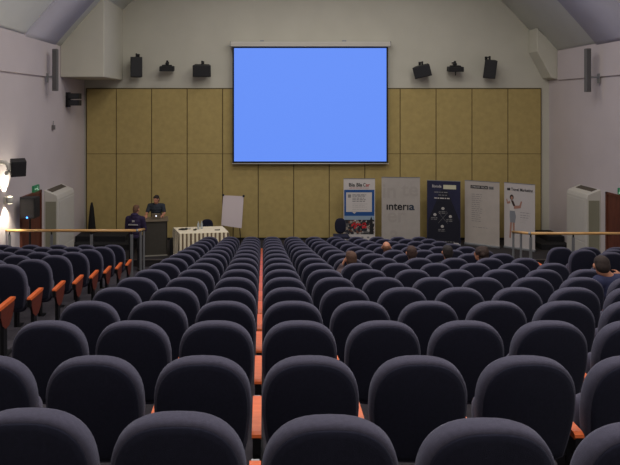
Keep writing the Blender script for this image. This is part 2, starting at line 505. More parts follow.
air_unit(XL, -5.26, 14.35, 15.6, ZC-2.35, 'white cabinet air unit standing against the left wall beside the door', 1)
air_unit(XR, 8.62, 14.9, 15.9, ZC-2.42, 'white cabinet air unit standing against the right wall beside the door', -1)

# doors and exit signs
def door(n, xw, sgn, y0, y1, h, hy):
    bm = bmesh.new(); box(bm, *sorted((xw, xw+.03*sgn)), y0, y1, .0, h)
    d = struct('door_%d' % n, bm, M_door, bevel=.005)
    bm = bmesh.new()
    xs = sorted((xw, xw+.055*sgn))
    box(bm, *xs, y0-.06, y0, 0, h+.06); box(bm, *xs, y1, y1+.06, 0, h+.06); box(bm, *xs, y0-.06, y1+.06, h, h+.06)
    finish('door_frame', bm, M_door, d)
    bm = bmesh.new(); tube(bm, [(xw+.03*sgn, hy, 1.1), (xw+.09*sgn, hy, 1.1), (xw+.09*sgn, hy+.12, 1.1)], .012)
    finish('door_handle', bm, M_metal, d)
door(1, XL, 1, 12.98, 14.02, 2.24, 13.1)
door(2, XR, -1, 13.5, 14.56, 2.10, 14.45)
M_exit = mat('exit_green', (40, 120, 80), .5, emit=.12)
M_exitw = mat('exit_white', (190, 230, 205), .5, emit=.25)
def exit_sign(loc, sgn, label):
    t = empty('exit_sign', loc); tag(t, label, 'exit sign', 'green exit signs')
    bxo('sign_box', tuple(sorted((0, .06*sgn))) + (-.16, .16, -.08, .08), M_exit, t, .005)
    bm = bmesh.new(); x = sorted((.061*sgn, .064*sgn))
    box(bm, *x, -.13, -.02, -.012, .012)
    box(bm, *x, .03, .06, -.05, .02); box(bm, *x, .035, .055, .03, .05); box(bm, *x, .06, .10, -.05, -.03); box(bm, *x, -.0, .03, -.01, .01)
    finish('running_figure', bm, M_exitw, t)
exit_sign((XL, 13.75, ZC-(188.5-HY)*13.75/F), 1, 'small green exit sign above the left door')
exit_sign((XR, 13.95, ZC-(192.0-HY)*13.95/F), -1, 'small green exit sign above the right door')

# wall lamp, wall spot and tripod speaker on the left
M_lamp = mat('lamp_glass', (255, 240, 205), .4, emit=6)
t = empty('wall_lamp', (XL, 12.15, ZC-(200-HY)*12.15/F)); tag(t, 'small white up and down wall lamp glowing on the left wall', 'wall lamp')
bxo('back_plate', (0, .03, -.05, .05, -.08, .08), M_white, t, .01)
bm = bmesh.new(); lathe(bm, [(.05, -.07), (.065, -.06), (.065, .06), (.05, .07)], (.12, 0, 0)); finish('lamp_body', bm, M_white, t, smooth=True)
bm = bmesh.new(); lathe(bm, [(.045, -.076), (.045, -.071)], (.12, 0, 0)); lathe(bm, [(.045, .071), (.045, .076)], (.12, 0, 0)); finish('bulb', bm, M_lamp, t)
for s in (1, -1):
    l = bpy.data.lights.new('wall_lamp_light', 'SPOT'); l.energy = 95; l.color = (1, .93, .72); l.spot_size = math.radians(95); l.spot_blend = .9; l.shadow_soft_size = .04
    o = bpy.data.objects.new('wall_lamp_light', l); COL.objects.link(o); o.location = (XL+.10, 12.15, ZC-(200-HY)*12.15/F + s*.10)
    o.rotation_euler = (math.pi if s > 0 else 0, math.radians(-8)*(1 if s > 0 else -1), 0)
c = P(18, 167.5, 12.0)
t = empty('wall_speaker', c); tag(t, 'black box speaker on curved white arm above the glowing wall lamp', 'speaker')
R = Matrix.Rotation(.55, 4, 'Z') @ Matrix.Rotation(.25, 4, 'X')
bm = bmesh.new(); box(bm, -.15, .15, -.12, .12, -.17, .17); bmesh.ops.transform(bm, matrix=R, verts=bm.verts)
b_ = finish('cabinet', bm, M_spk, t, bevel=.01)
bm = bmesh.new(); box(bm, -.13, .13, -.132, -.12, -.15, .15); bmesh.ops.transform(bm, matrix=R, verts=bm.verts)
finish('grille', bm, M_spkgr, b_)
bm = bmesh.new(); pts = [(-.02, .05, .0)] + [(-.12-.22*math.cos(a)*.0-.16*math.sin(a), .02, .16*math.cos(a)) for a in [math.pi*i/8 for i in range(9)]]
ar = [(-.25+.13*math.cos(a), -.16, .0+.13*math.sin(a)) for a in [math.radians(-50+140*i/8) for i in range(9)]]
tube(bm, ar + [(XL-c.x+.02, -.16, .12)], .045); ball(bm, ar[0], .05); tube(bm, [ar[2], (-.05, 0, 0)], .03)
finish('curved_arm', bm, M_white, t, smooth=True)
sy = 12.75; sx = (30-CX)*sy/F
t = empty('stand_speaker', (sx, sy, 0)); tag(t, 'black speaker with small blue light on tripod before the left door', 'speaker')
z1 = ZC-(197-HY)*sy/F; z0 = ZC-(217.5-HY)*sy/F
b_ = bxo('cabinet', (-.17, .17, -.15, .15, z0, z1), M_spk, t, .015)
bxo('grille', (-.15, .15, -.162, -.15, z0+.08, z1-.02), M_spkgr, b_)
bxo('indicator_light', (-.014, .014, -.17, -.16, z0+.015, z0+.045), mat('blue_led', (70, 150, 255), .4, emit=6), b_)
stp = empty('speaker_stand', (sx, sy, 0)); tag(stp, 'thin black tripod stand carrying the speaker by the left door', 'stand')
bm = bmesh.new(); tube(bm, [(0, 0, .25), (0, 0, z0-.002)], .02); finish('pole', bm, M_dmetal, stp)
for i in range(3):
    a = 2*math.pi*i/3+.4; bm = bmesh.new(); tube(bm, [(.0+.02*math.cos(a), .02*math.sin(a), .75), (.32*math.cos(a), .32*math.sin(a), .02)], .012)
    finish('leg', bm, M_dmetal, stp)

# ---------------------------------------------------------------- guard rails
def post(parent, x, y, z0, z1, w=.03):
    bm = bmesh.new(); box(bm, x-w, x+w, y-.012, y+.012, z0, z1); 
    p = finish('post', bm, M_metal, parent, bevel=.004)
    bxo('post_cap', (x-.012, x+.012, y-.012, y+.012, z1, z1+.06), M_dmetal, p)
    bxo('base_plate', (x-.06, x+.06, y-.05, y+.05, z0, z0+.012), M_dmetal, p)
def guard(name_label, x_far, x_near, y, zf, ztop, pxs, tail):
    t = empty('guard_rail', (0, 0, 0)); tag(t, name_label, 'railing')
    bm = bmesh.new(); tube(bm, [(x_far, y, ztop), (x_near, y, ztop)], .03, 12)
    finish('handrail', bm, M_rail, t, smooth=True)
    bm = bmesh.new(); tube(bm, [(x_near, y, ztop), tail], .03, 12); finish('handrail', bm, M_rail, t, smooth=True)
    bm = bmesh.new(); ball(bm, (x_near, y, ztop), .034); finish('elbow', bm, M_metal, t, smooth=True)
    for px in pxs: post(t, (px-CX)*y/F, y, zf, ztop-.085)
    bm = bmesh.new(); tube(bm, [(tail[0], tail[1]-.03, tail[2]-.03), (tail[0], tail[1]-.03, 0.0)], .025); finish('post', bm, M_metal, t)
    ym = (y+tail[1])/2; zm_ = (ztop+tail[2])/2
    bm = bmesh.new(); tube(bm, [(tail[0], ym, zm_-.03), (tail[0], ym, 0.0)], .025); finish('post', bm, M_metal, t)
    return t
yr = 12.22; zf = ZC - drop_s(sD[0]) - .97; zfr = ZC - drop_r(rD[0]) - .97
guard('wooden topped guard rail on grey posts before the left door', XL, -2.75, yr, zf, ZC-(230.6-HY)*yr/F, (9.5, 51.5, 91.5, 131.7), (-2.75, 12.95, ZC-2.90))
guard('wooden topped guard rail on grey posts before the right door', XR, 5.82, yr, zfr, ZC-(233.4-HY)*yr/F, (530.7, 573.3, 630), (5.82, 13.05, ZC-2.98))

# black step units against the wall at both stage ends
def steps(x0, x1, label, s):
    t = empty('stage_steps', (0, 0, 0)); tag(t, label, 'steps', 'black carpeted step units on the stage')
    for i in range(2):
        bm = bmesh.new()
        xa, xb = (x0, x1-.35*i) if s < 0 else (x0+.35*i, x1)
        box(bm, xa, xb, 16.3+.35*i, 17.48, STAGE+.16*i, STAGE+.16*(i+1)-.001)
        finish('step', bm, M_black, t, bevel=.008)
steps(XL+.03, -3.75, 'low black carpeted steps in the left stage corner', -1)
steps(8.12, XR-.03, 'low black carpeted steps in the right stage corner', 1)
# black leaning bag / folded stand in left corner of the stage
bm = bmesh.new(); lathe(bm, [(.11, 0), (.12, .1), (.09, .45), (.06, .75), (.03, .90), (.015, .93)], (0, 0, 0), 14)
o = finish('black_drape', bm, mat('black_cloth', (16, 14, 15), .9), smooth=True, loc=((91.8-CX)*17.1/F, 17.1, STAGE+.32))
tag(o, 'narrow black pointed cover standing in the left corner by the panelling', 'cover')

# ---------------------------------------------------------------- lectern, laptop
lx0, lx1 = (144.6-CX)*15.66/F, (167.2-CX)*15.66/F
ly = 15.66; ltop = ZC-(220.5-HY)*ly/F
M_lect = mat('dark_grey_laminate', (66, 62, 56), .6, var=.08, scale=12)
t = empty('lectern', ((lx0+lx1)/2, ly, STAGE), .19); tag(t, 'tall dark grey lectern with an open laptop, on the stage', 'lectern')
w = (lx1-lx0)/2; H = ltop-STAGE
bxo('front_panel', (-w+.01, w-.01, 0, .03, .03, H-.03), M_lect, t)
for s in (-1, 1): bxo('side_panel', tuple(sorted((s*w, s*(w-.03)))) + (0, .5, .03, H-.03), M_lect, t)
bm = bmesh.new(); prism(bm, [(-.04, H-.03), (.52, H-.03), (.52, H+.01), (-.04, H)], 'x', -w-.03, w+.03)
finish('top', bm, mat('lectern_top', (112, 100, 84), .4), t, bevel=.006)
bxo('base', (-w, w, -.015, .5, 0, .03), mat('lectern_base_strip', (150, 146, 136), .5), t)
bxo('shelf', (-w+.03, w-.03, .05, .48, H*.6, H*.6+.02), M_lect, t)
lap = empty('laptop', ((156.3-CX)*15.85/F, 15.85, ltop+.01)); tag(lap, 'silver laptop with a glowing white mark open on the lectern', 'laptop')
bxo('keyboard_base', (-.125, .125, .0, .2, 0, .015), M_metal, lap, .004)
bm = bmesh.new(); prism(bm, [(-.04, .155), (-.035, .16), (.004, .012), (-.004, .010)], 'x', -.125, .125)
lid = finish('screen_lid', bm, mat('laptop_silver', (150, 138, 120), .4, .5), lap)
bm = bmesh.new(); bmesh.ops.create_circle(bm, cap_ends=True, segments=16, radius=.020, matrix=Matrix.Translation((.0, -.032, .085)) @ Matrix.Rotation(math.radians(77), 4, 'X'))
finish('glowing_mark', bm, mat('lid_glow', (235, 240, 255), .5, emit=1.2), lid)
bm = bmesh.new(); box(bm, 0, .08, 0, .2, 0, .45)
o = finish('black_case', bm, M_spk, loc=(lx1+.05, 15.75, STAGE), bevel=.01); tag(o, 'narrow black case standing between the lectern and the cloth covered table', 'case')

# ---------------------------------------------------------------- cloth-covered table
def trap(y, x0p, x1p):  return (x0p-CX)*y/F, (x1p-CX)*y/F
tz = STAGE+.71
def tcorner(px, py):
    D = (ZC-tz)*F/(py-HY); return Vector(((px-CX)*D/F, D))
q0, q1, q2, q3 = tcorner(179.5, 233.7), tcorner(228.6, 232.3), tcorner(222.6, 226.2), tcorner(173.2, 227.6)
yf_ = q0.y; yb_ = (q2.y+q3.y)/2
tb = empty('presentation_table', ((q0.x+q1.x)/2, yf_, STAGE)); tag(tb, 'long table hidden under a cream skirted cloth on the stage', 'table')
ox = tb.location.x
corners = [(q.x-ox, q.y-yf_) for q in (q0, q1, q2, q3)]
bm = bmesh.new(); prism(bm, [(x*.97, y*.94+.02) for x, y in corners], 'z', .66, .695); finish('tabletop', bm, M_white, tb)
for x, y in corners:
    bm = bmesh.new(); q = (x*.9, y*.84+.05); tube(bm, [(q[0], q[1], 0), (q[0], q[1], .66)], .018); finish('leg', bm, M_metal, tb)
M_cloth = mat('cream_table_cloth', (250, 238, 208), .85, var=.04, scale=10)
M_stripe = mat('taupe_pleat', (122, 104, 84), .9)
cl = empty('tablecloth', (ox, yf_, STAGE)); tag(cl, 'cream tablecloth with pleated striped skirt draped over the stage table', 'tablecloth')
bm = bmesh.new(); prism(bm, [(x*1.0, y) for x, y in corners], 'z', .700, .715); finish('cloth_top', bm, M_cloth, cl, bevel=.006)
def skirt(p, q):
    p = Vector(p); q = Vector(q); L = (q-p).length; d = (q-p)/L; nrm = Vector((d.y, -d.x))
    n = int(L/.012); bm = bmesh.new(); cols = []
    for i in range(n+1):
        s = i/n*L; ph = math.sin(2*math.pi*s/.112)
        a = p + d*s + nrm*(.006+.012*(ph*.5+.5)); b = p + d*s + nrm*(.012+.032*(ph*.5+.5))
        cols.append((bm.verts.new((a.x, a.y, .706)), bm.verts.new((b.x, b.y, .35)), bm.verts.new((b.x+nrm.x*.01, b.y+nrm.y*.01, .012)), s))
    for A, B in zip(cols, cols[1:]):
        ph = math.sin(2*math.pi*(A[3]+.006)/.112)
        for k in (0, 1):
            f = bm.faces.new((A[k], B[k], B[k+1], A[k+1])); f.material_index = 1 if ph < -.15 else 0; f.smooth = True
    finish('pleated_skirt', bm, [M_cloth, M_stripe], cl)
skirt(corners[0], corners[1]); skirt(corners[3], corners[0]); skirt(corners[1], corners[2]); skirt(corners[2], corners[3])
# things on the table
tt = STAGE+.716
def on_table(px, y): return Vector(((px-CX)*y/F, y, tt))
ymid = (yf_+yb_)/2
def bottle(px, y, label):
    t = empty('water_bottle', on_table(px, y)); tag(t, label, 'bottle', 'clear bottles on the cloth covered table')
    bm = bmesh.new(); lathe(bm, [(.03, 0), (.034, .02), (.034, .13), (.028, .16), (.013, .19), (.013, .21)]); finish('bottle_body', bm, mat('clear_plastic', (190, 200, 205), .15, spec=.8, alpha=.6), t, smooth=True)
    bm = bmesh.new(); lathe(bm, [(.015, .205), (.015, .225)]); finish('cap', bm, M_white, t)
bottle(198.3, ymid+.1, 'left one of two clear bottles on the cloth covered table'); bottle(201.6, ymid+.15, 'right one of two clear bottles on the cloth covered table')
bm = bmesh.new(); ball(bm, (0, 0, .025), (.10, .06, .025)); ball(bm, (.09, .01, .03), (.045, .045, .03)); ball(bm, (-.08, 0, .02), (.05, .03, .018))
o = finish('cable_bundle', bm, M_spk, smooth=True, loc=on_table(183, ymid)); tag(o, 'black bundle lying at the left end of the clothed table', 'cable')
bm = bmesh.new(); box(bm, -.06, .06, -.04, .04, 0, .03); o = finish('paper_box', bm, M_white, loc=on_table(188.6, ymid+.1), bevel=.006); tag(o, 'small white box beside the black bundle on the clothed table', 'box')
bm = bmesh.new(); ball(bm, (0, 0, .02), (.05, .03, .02)); ball(bm, (.03, .01, .03), (.025, .025, .025)); o = finish('microphone', bm, M_spk, smooth=True, loc=on_table(194.8, ymid-.05)); tag(o, 'small dark object in front of the bottles on the table', 'microphone')
bm = bmesh.new(); tube(bm, [(-.07, 0, .014), (.05, .01, .014)], .014); ball(bm, (.06, .01, .018), .018); o = finish('remote_control', bm, M_spk, smooth=True, loc=on_table(217.2, ymid-.05)); tag(o, 'small dark stick at the right end of the clothed table', 'remote')
def round_chair(px, py_top, D, z0, label, w=.30, h=.46, lump=False):
    x = (px-CX)*D/F; zt_ = ZC-(py_top-HY)*D/F - z0
    t = empty('conference_chair', (x, D, z0)); tag(t, label, 'chair')
    bm = bmesh.new(); N = 28; R = []
    for ins, y in ((.06, -.05), (.015, -.045), (0, -.01), (.015, .03), (.06, .04)):
        ring = []
        for k in range(N):
            a = 2*math.pi*k/N; c, s = math.cos(a), math.sin(a)
            ring.append(bm.verts.new(((w/2-ins)*math.copysign(abs(c)**.8, c), y, zt_-h/2+(h/2-ins)*math.copysign(abs(s)**.8, s))))
        R.append(ring)
    for A, B in zip(R, R[1:]):
        for k in range(N): bm.faces.new((A[k], A[(k+1) % N], B[(k+1) % N], B[k]))
    bm.faces.new(R[0][::-1]); bm.faces.new(R[-1]); finish('backrest', bm, M_fab2, t, smooth=True)
    bm = bmesh.new(); box(bm, -.22, .22, -.45, -.02, .42, .49); finish('seat', bm, M_fab2, t, bevel=.03)
    bm = bmesh.new(); tube(bm, [(0, .03, zt_-h*.5), (0, .05, .47), (0, -.1, .43)], .02); finish('back_post', bm, M_dmetal, t)
    for sx_ in (-.18, .18):
        for sy_ in (-.4, -.05):
            bm = bmesh.new(); tube(bm, [(sx_, sy_, .43), (sx_*1.15, sy_, 0)], .013); finish('leg', bm, M_dmetal, t)
round_chair(340.3, 218, 16.3, STAGE, 'dark chair with round back before the blue and white banner', .33, .45)
round_chair(207.3, 219.0, 16.85, STAGE, 'dark chair standing behind the cloth covered table', .36, .42)

# flipchart
t = empty('flipchart', (0, 0, 0)); tag(t, 'white flipchart board on easel standing right of the clothed table', 'flipchart')
fy0, fy1 = 16.75, 16.62
A = P(223.2, 195.3, fy0); B = P(243.6, 196.3, fy1); Cc = P(241.5, 228.2, fy1-.12); Dd = P(221.2, 225.3, fy0-.12)
bm = bmesh.new(); nrm = (B-A).cross(Dd-A).normalized()*.02
fr = [bm.verts.new(v) for v in (A, B, Cc, Dd)]; bk = [bm.verts.new(v + (nrm if nrm.y > 0 else -nrm)) for v in (A, B, Cc, Dd)]
bm.faces.new(fr); bm.faces.new(bk[::-1])
for i in range(4): bm.faces.new((fr[i], fr[(i+1) % 4], bk[(i+1) % 4], bk[i]))
finish('board', bm, mat('flipchart_paper', (206, 194, 198), .7), t)
for q in (A, B):
    bm = bmesh.new(); ball(bm, q+Vector((0, -.01, .01)), .035); finish('clip', bm, M_spk, t, smooth=True)
for a, b in ((A.lerp(Dd, .8)+Vector((.06, .04, 0)), P(224, 0, 16.75)), (Cc+Vector((-.06, .05, .1)), P(241, 0, 16.6)), ((A+B)/2+Vector((0, .05, -.1)), P(233, 0, 17.1))):
    bm = bmesh.new(); tube(bm, [a, (b.x, b.y, STAGE)], .014); finish('leg', bm, M_dmetal, t)
# ---------------------------------------------------------------- roll-up banners
def txt(name, s, size, m, parent, loc, align='CENTER', bold=0, sx=1, fit=0):
    cu = bpy.data.curves.new(name, 'FONT'); cu.body = s; cu.size = size; cu.align_x = align; cu.extrude = .001; cu.offset = bold
    to = bpy.data.objects.new(name, cu)
    me = evaluate(to); bpy.data.objects.remove(to)
    if fit:
        xs = [v.co.x for v in me.vertices]; x0, x1 = min(xs), max(xs)
        me.transform(Matrix.Translation((-x0, 0, 0))); me.transform(Matrix.Scale(fit/(x1-x0), 4, (1, 0, 0)))
    me.transform(Matrix.Scale(sx, 4, (1, 0, 0))); me.transform(Matrix.Rotation(math.pi/2, 4, 'X'))
    me.materials.clear(); me.materials.append(m)
    o = bpy.data.objects.new(name, me); COL.objects.link(o); o.parent = parent; o.location = loc
    return o
class Banner:
    def __init__(s, xl, Dl, xr, Dr, h, label, m, group='roll up banners on the stage'):
        a = Vector(((xl-CX)*Dl/F, Dl)); b = Vector(((xr-CX)*Dr/F, Dr)); c = (a+b)/2
        s.w = (b-a).length; s.h = h
        s.t = empty('rollup_banner', (c.x, c.y, STAGE), math.atan2(b.y-a.y, b.x-a.x)); tag(s.t, label, 'banner', group)
        bxo('base_case', (-s.w/2-.01, s.w/2+.01, -.05, .10, 0, .06), M_metal, s.t, .01)
        s.p = bxo('printed_panel', (-s.w/2, s.w/2, 0, .004, .06, h), m, s.t)
        bxo('top_bar', (-s.w/2-.004, s.w/2+.004, -.004, .012, h-.006, h+.014), M_metal, s.t)
        bm = bmesh.new(); tube(bm, [(0, .03, .05), (0, .02, h-.01)], .01); finish('support_pole', bm, M_metal, s.t)
    def u(s, u): return -s.w/2 + u*s.w
    def v(s, v): return s.h - v*s.h
    def card(s, name, u0, v0, u1, v1, m, lift=.002):
        return bxo(name, (s.u(u0), s.u(u1), -lift, -lift+.0015, s.v(v1), s.v(v0)), m, s.p)
    def poly(s, name, pts, m, lift=.003):
        bm = bmesh.new(); prism(bm, [(s.u(a), s.v(b)) for a, b in pts], 'y', -lift, -lift+.0015); return finish(name, bm, m, s.p)
    def text(s, st, u, v, size, m, align='CENTER', bold=0, sx=1, lift=.006, u1=None):
        return txt('lettering', st, size, m, s.p, (s.u(u), -lift, s.v(v)), align, bold, sx, (u1-u)*s.w if u1 else 0)
    def lines(s, u0, u1, vs, m, seed=1, th=.006):
        r = random.Random(seed); bm = bmesh.new()
        for v in vs:
            x = u0; end = u1 - r.random()*.25*(u1-u0)
            while x < end:
                w_ = min(.04+r.random()*.09, end-x); box(bm, s.u(x), s.u(x+w_), -.005, -.004, s.v(v+th), s.v(v)); x += w_+.022
        o = finish('text_lines', bm, m, s.p)
M_ink = mat('black_ink', (26, 26, 30), .7); M_gink = mat('grey_ink', (128, 126, 128), .7); M_lg = mat('pale_grey_print', (176, 172, 170), .8)
M_red = mat('red_ink', (170, 40, 44), .7); M_pw = mat('white_print', (200, 194, 192), .75); M_blue = mat('blue_print', (24, 76, 140), .7)
b1 = Banner(343.6, 16.9, 375, 16.9, 1.99, 'white and blue banner with crowd photo, leftmost of the banners', M_pw)
b1.text('Bla', .17, .115, .15, M_ink, bold=.002, u1=.36)
b1.text('Bla', .41, .115, .15, M_ink, bold=.003, u1=.59)
b1.text('C', .62, .115, .15, M_ink, bold=.002, u1=.70); b1.text('ar', .71, .115, .15, M_red, bold=.002, u1=.84)
b1.lines(.18, .84, [.135], M_red, 3, .006)
b1.card('blue_field', .02, .165, .98, .56, M_blue)
b1.card('speech_box', .08, .205, .90, .50, M_pw, .0035); b1.poly('speech_tail', [(.26, .495), (.42, .495), (.34, .53)], M_pw, .0035)
b1.card('emblem', .14, .235, .235, .285, M_gink, .005)
b1.lines(.28, .80, [.235, .255], M_gink, 5, .013); b1.lines(.28, .78, [.285, .31, .335], M_gink, 6, .012); b1.lines(.28, .80, [.375, .40, .425, .46], M_lg, 8, .008)
def crowd_mat():
    m = bpy.data.materials.new('crowd_photo_print'); m.use_nodes = True; nt = m.node_tree; b = nt.nodes['Principled BSDF']; b.inputs['Roughness'].default_value = .7
    tc = nt.nodes.new('ShaderNodeTexCoord'); vo = nt.nodes.new('ShaderNodeTexVoronoi'); vo.inputs['Scale'].default_value = 17
    nt.links.new(tc.outputs['Object'], vo.inputs['Vector'])
    sp = nt.nodes.new('ShaderNodeSeparateColor'); nt.links.new(vo.outputs['Color'], sp.inputs['Color'])
    r = nt.nodes.new('ShaderNodeValToRGB'); r.color_ramp.interpolation = 'CONSTANT'; e = r.color_ramp.elements
    cols = [(0, (30, 30, 34)), (.3, (90, 88, 90)), (.45, (150, 140, 130)), (.6, (36, 38, 50)), (.78, (180, 176, 174)), (.9, (110, 70, 56))]
    e[0].position = 0; e[0].color = (*lin(cols[0][1]), 1); e[1].position = cols[1][0]; e[1].color = (*lin(cols[1][1]), 1)
    for p_, c_ in cols[2:]:
        q = e.new(p_); q.color = (*lin(c_), 1)
    nt.links.new(sp.outputs['Red'], r.inputs['Fac']); nt.links.new(r.outputs['Color'], b.inputs['Base Color'])
    return m
b1.card('sky_strip', .02, .56, .98, .66, mat('pale_sky_print', (140, 160, 180), .7), .002)
b1.card('crowd_picture', .02, .62, .98, .84, crowd_mat(), .003)
r_ = random.Random(4)
bm = bmesh.new()
for i in range(13):
    uu = .22+.5*r_.random(); vv = .655+.07*r_.random()
    box(bm, b1.u(uu), b1.u(uu+.05), -.005, -.004, b1.v(vv+.035), b1.v(vv))
box(bm, b1.u(.24), b1.u(.74), -.0049, -.0041, b1.v(.70), b1.v(.692)); finish('red_shirts', bm, mat('bright_red_print', (200, 40, 50), .7), b1.p)
b1.poly('dark_tower', [(.82, .84), (.84, .62), (.88, .57), (.92, .62), (.96, .84)], M_ink, .0055)
for uu in (.22, .40, .60, .78): b1.card('small_logo', uu-.035, .875, uu+.035, .90, M_gink, .003)

b2 = Banner(381.6, 16.95, 420, 16.85, 2.03, 'pale grey banner with dark interia lettering, second from left', mat('grey_white_print', (172, 165, 160), .75, var=.04, scale=5))
del b2.t['label']; tag(b2.t, 'plain pale grey banner with one large dark word, second from left')
for st, uu, vv, sz in (('in', .12, .30, .62), ('te', .66, .27, .6), ('er', .30, .66, .62), ('a', .25, .93, .62)):
    b2.text(st, uu+.08, vv, sz, mat('faint_grey_print', (166, 159, 154), .8), 'CENTER', .01, 1, .003)
b2.text('\u0131nter\u0131', .13, .478, .32, M_ink, bold=.006, u1=.70)
b2.text('a', .715, .478, .32, mat('dark_blue_ink', (34, 50, 72), .7), bold=.006, u1=.86)

M_navyp = mat('navy_print', (28, 30, 62), .6, var=.15, scale=3)
b3 = Banner(427, 17.0, 460.5, 16.75, 1.93, 'dark navy blue banner with white icons, third from left', M_navyp)
b3.poly('dark_beam', [(.42, .14), (.60, .14), (.98, .62), (.98, .97), (.02, .97), (.04, .62)], mat('deep_navy_print', (14, 15, 34), .6), .002)
b3.text('Bisnode', .16, .104, .12, M_pw, bold=.001, u1=.43)
b3.card('pale_plate', .49, .06, .87, .125, mat('ivory_print', (200, 196, 170), .7), .004)
b3.lines(.22, .74, [.17], M_gink, 2, .014); b3.lines(.34, .62, [.215], M_gink, 3, .012)
b3.lines(.22, .76, [.262], M_pw, 9, .016)
for uu, vv in ((.48, .43), (.24, .53), (.70, .55), (.46, .71)):
    bm = bmesh.new(); bmesh.ops.create_circle(bm, cap_ends=True, segments=20, radius=.045, matrix=Matrix.Translation((b3.u(uu), -.0045, b3.v(vv))) @ Matrix.Rotation(math.pi/2, 4, 'X'))
    finish('round_icon', bm, M_lg, b3.p); b3.lines(uu-.12, uu+.14, [vv+.045, vv+.068], M_gink, int(uu*100), .010)
for a, b in (((.34, .49), (.62, .66)), ((.62, .49), (.34, .66))):
    bm = bmesh.new(); tube(bm, [(b3.u(a[0]), -.004, b3.v(a[1])), (b3.u(b[0]), -.004, b3.v(b[1]))], .004, 6); finish('cross_line', bm, M_gink, b3.p)
b3.lines(.3, .9, [.94], M_gink, 12, .01); b3.card('foot_mark', .8, .955, .95, .975, M_pw, .004)

M_beige = mat('warm_white_print', (176, 167, 160), .8, var=.05, scale=4)
b4 = Banner(464.8, 17.0, 499.5, 16.5, 1.93, 'off white banner with black heading bar and list, second from right', M_beige)
b4.card('heading_bar', .17, .065, .67, .115, M_ink, .002); b4.card('heading_tag', .69, .067, .84, .115, M_gink, .002)
b4.text('STREAM TECH', .20, .103, .075, M_pw, u1=.64); b4.text('5.0', .765, .106, .08, M_ink, 'CENTER', .002)
b4.lines(.20, .52, [.20+.032*i for i in range(14)], M_gink, 21, .008)
b4.lines(.24, .80, [.71], M_gink, 22, .008)
b5 = Banner(504.2, 16.6, 535, 16.1, 1.92, 'white banner picturing a standing woman, rightmost of the banners', mat('cool_white_print', (188, 181, 180), .8))
b5.text('Travel Marketing', .23, .112, .12, M_ink, bold=.002, u1=.93); b5.card('heading_mark', .10, .075, .20, .112, M_ink, .003)
M_figs = mat('printed_skin', (160, 118, 104), .8); M_figt = mat('printed_dress', (128, 130, 138), .8); M_figh = mat('printed_hair', (60, 44, 40), .8)
def ell(u, v, ru, rv, n=16): return [(u+ru*math.cos(2*math.pi*i/n), v+rv*math.sin(2*math.pi*i/n)) for i in range(n)]
b5.poly('figure_hair', ell(.25, .215, .065, .042), M_figh, .003); b5.poly('figure_face', ell(.255, .225, .038, .026), M_figs, .0045)
b5.poly('figure_top', [(.19, .265), (.32, .265), (.36, .36), (.32, .43), (.20, .43), (.17, .34)], M_pw, .0032)
b5.poly('figure_scarf', [(.22, .262), (.30, .262), (.37, .34), (.30, .35)], M_figh, .0048)
b5.poly('figure_arm', [(.19, .27), (.21, .31), (.10, .32), (.07, .25), (.10, .24), (.12, .29)], M_figs, .0040)
b5.poly('figure_arm', [(.32, .34), (.50, .33), (.55, .26), (.59, .27), (.54, .37), (.32, .39)], M_figs, .0040)
b5.poly('figure_skirt', [(.19, .42), (.35, .42), (.39, .50), (.36, .60), (.20, .60), (.18, .5)], M_figt, .0045)
b5.poly('figure_leg', [(.20, .60), (.26, .60), (.22, .84), (.17, .84)], M_figs, .0042); b5.poly('figure_leg', [(.28, .60), (.35, .60), (.34, .80), (.30, .80)], M_figs, .0042)
b5.lines(.53, .84, [.43, .47, .475+.03], M_gink, 31, .008); b5.lines(.53, .74, [.54, .58], M_lg, 32, .008)

# ---------------------------------------------------------------- people
def cone(bm, p0, p1, r0, r1, n=14, sc=None):
    p0 = Vector(p0); p1 = Vector(p1); d = p1-p0; L = d.length
    q = Vector((0, 0, 1)).rotation_difference(d.normalized()).to_matrix().to_4x4()
    bmesh.ops.create_cone(bm, cap_ends=True, segments=n, radius1=r0, radius2=r1, depth=L, matrix=Matrix.Translation((p0+p1)/2) @ q)
    ball(bm, p0, r0*.995, n); ball(bm, p1, r1*.995, n)
def chain(bm, pts, rs):
    for i in range(len(pts)-1): cone(bm, pts[i], pts[i+1], rs[i], rs[i+1])
def remesh(name, bm, m, parent, vox=.009, smooth=4):
    me = bpy.data.meshes.new(name+'_raw'); bm.to_mesh(me); bm.free()
    o = bpy.data.objects.new(name, me)
    r = o.modifiers.new('r', 'REMESH'); r.mode = 'VOXEL'; r.voxel_size = vox; r.use_smooth_shade = True
    s = o.modifiers.new('s', 'SMOOTH'); s.iterations = smooth; s.factor = .5
    me2 = evaluate(o); o.modifiers.clear(); o.data = me2; COL.objects.link(o)
    bpy.data.meshes.remove(me); me2.materials.clear(); me2.materials.append(m)
    for p in me2.polygons: p.use_smooth = True
    if parent: o.parent = parent
    return o
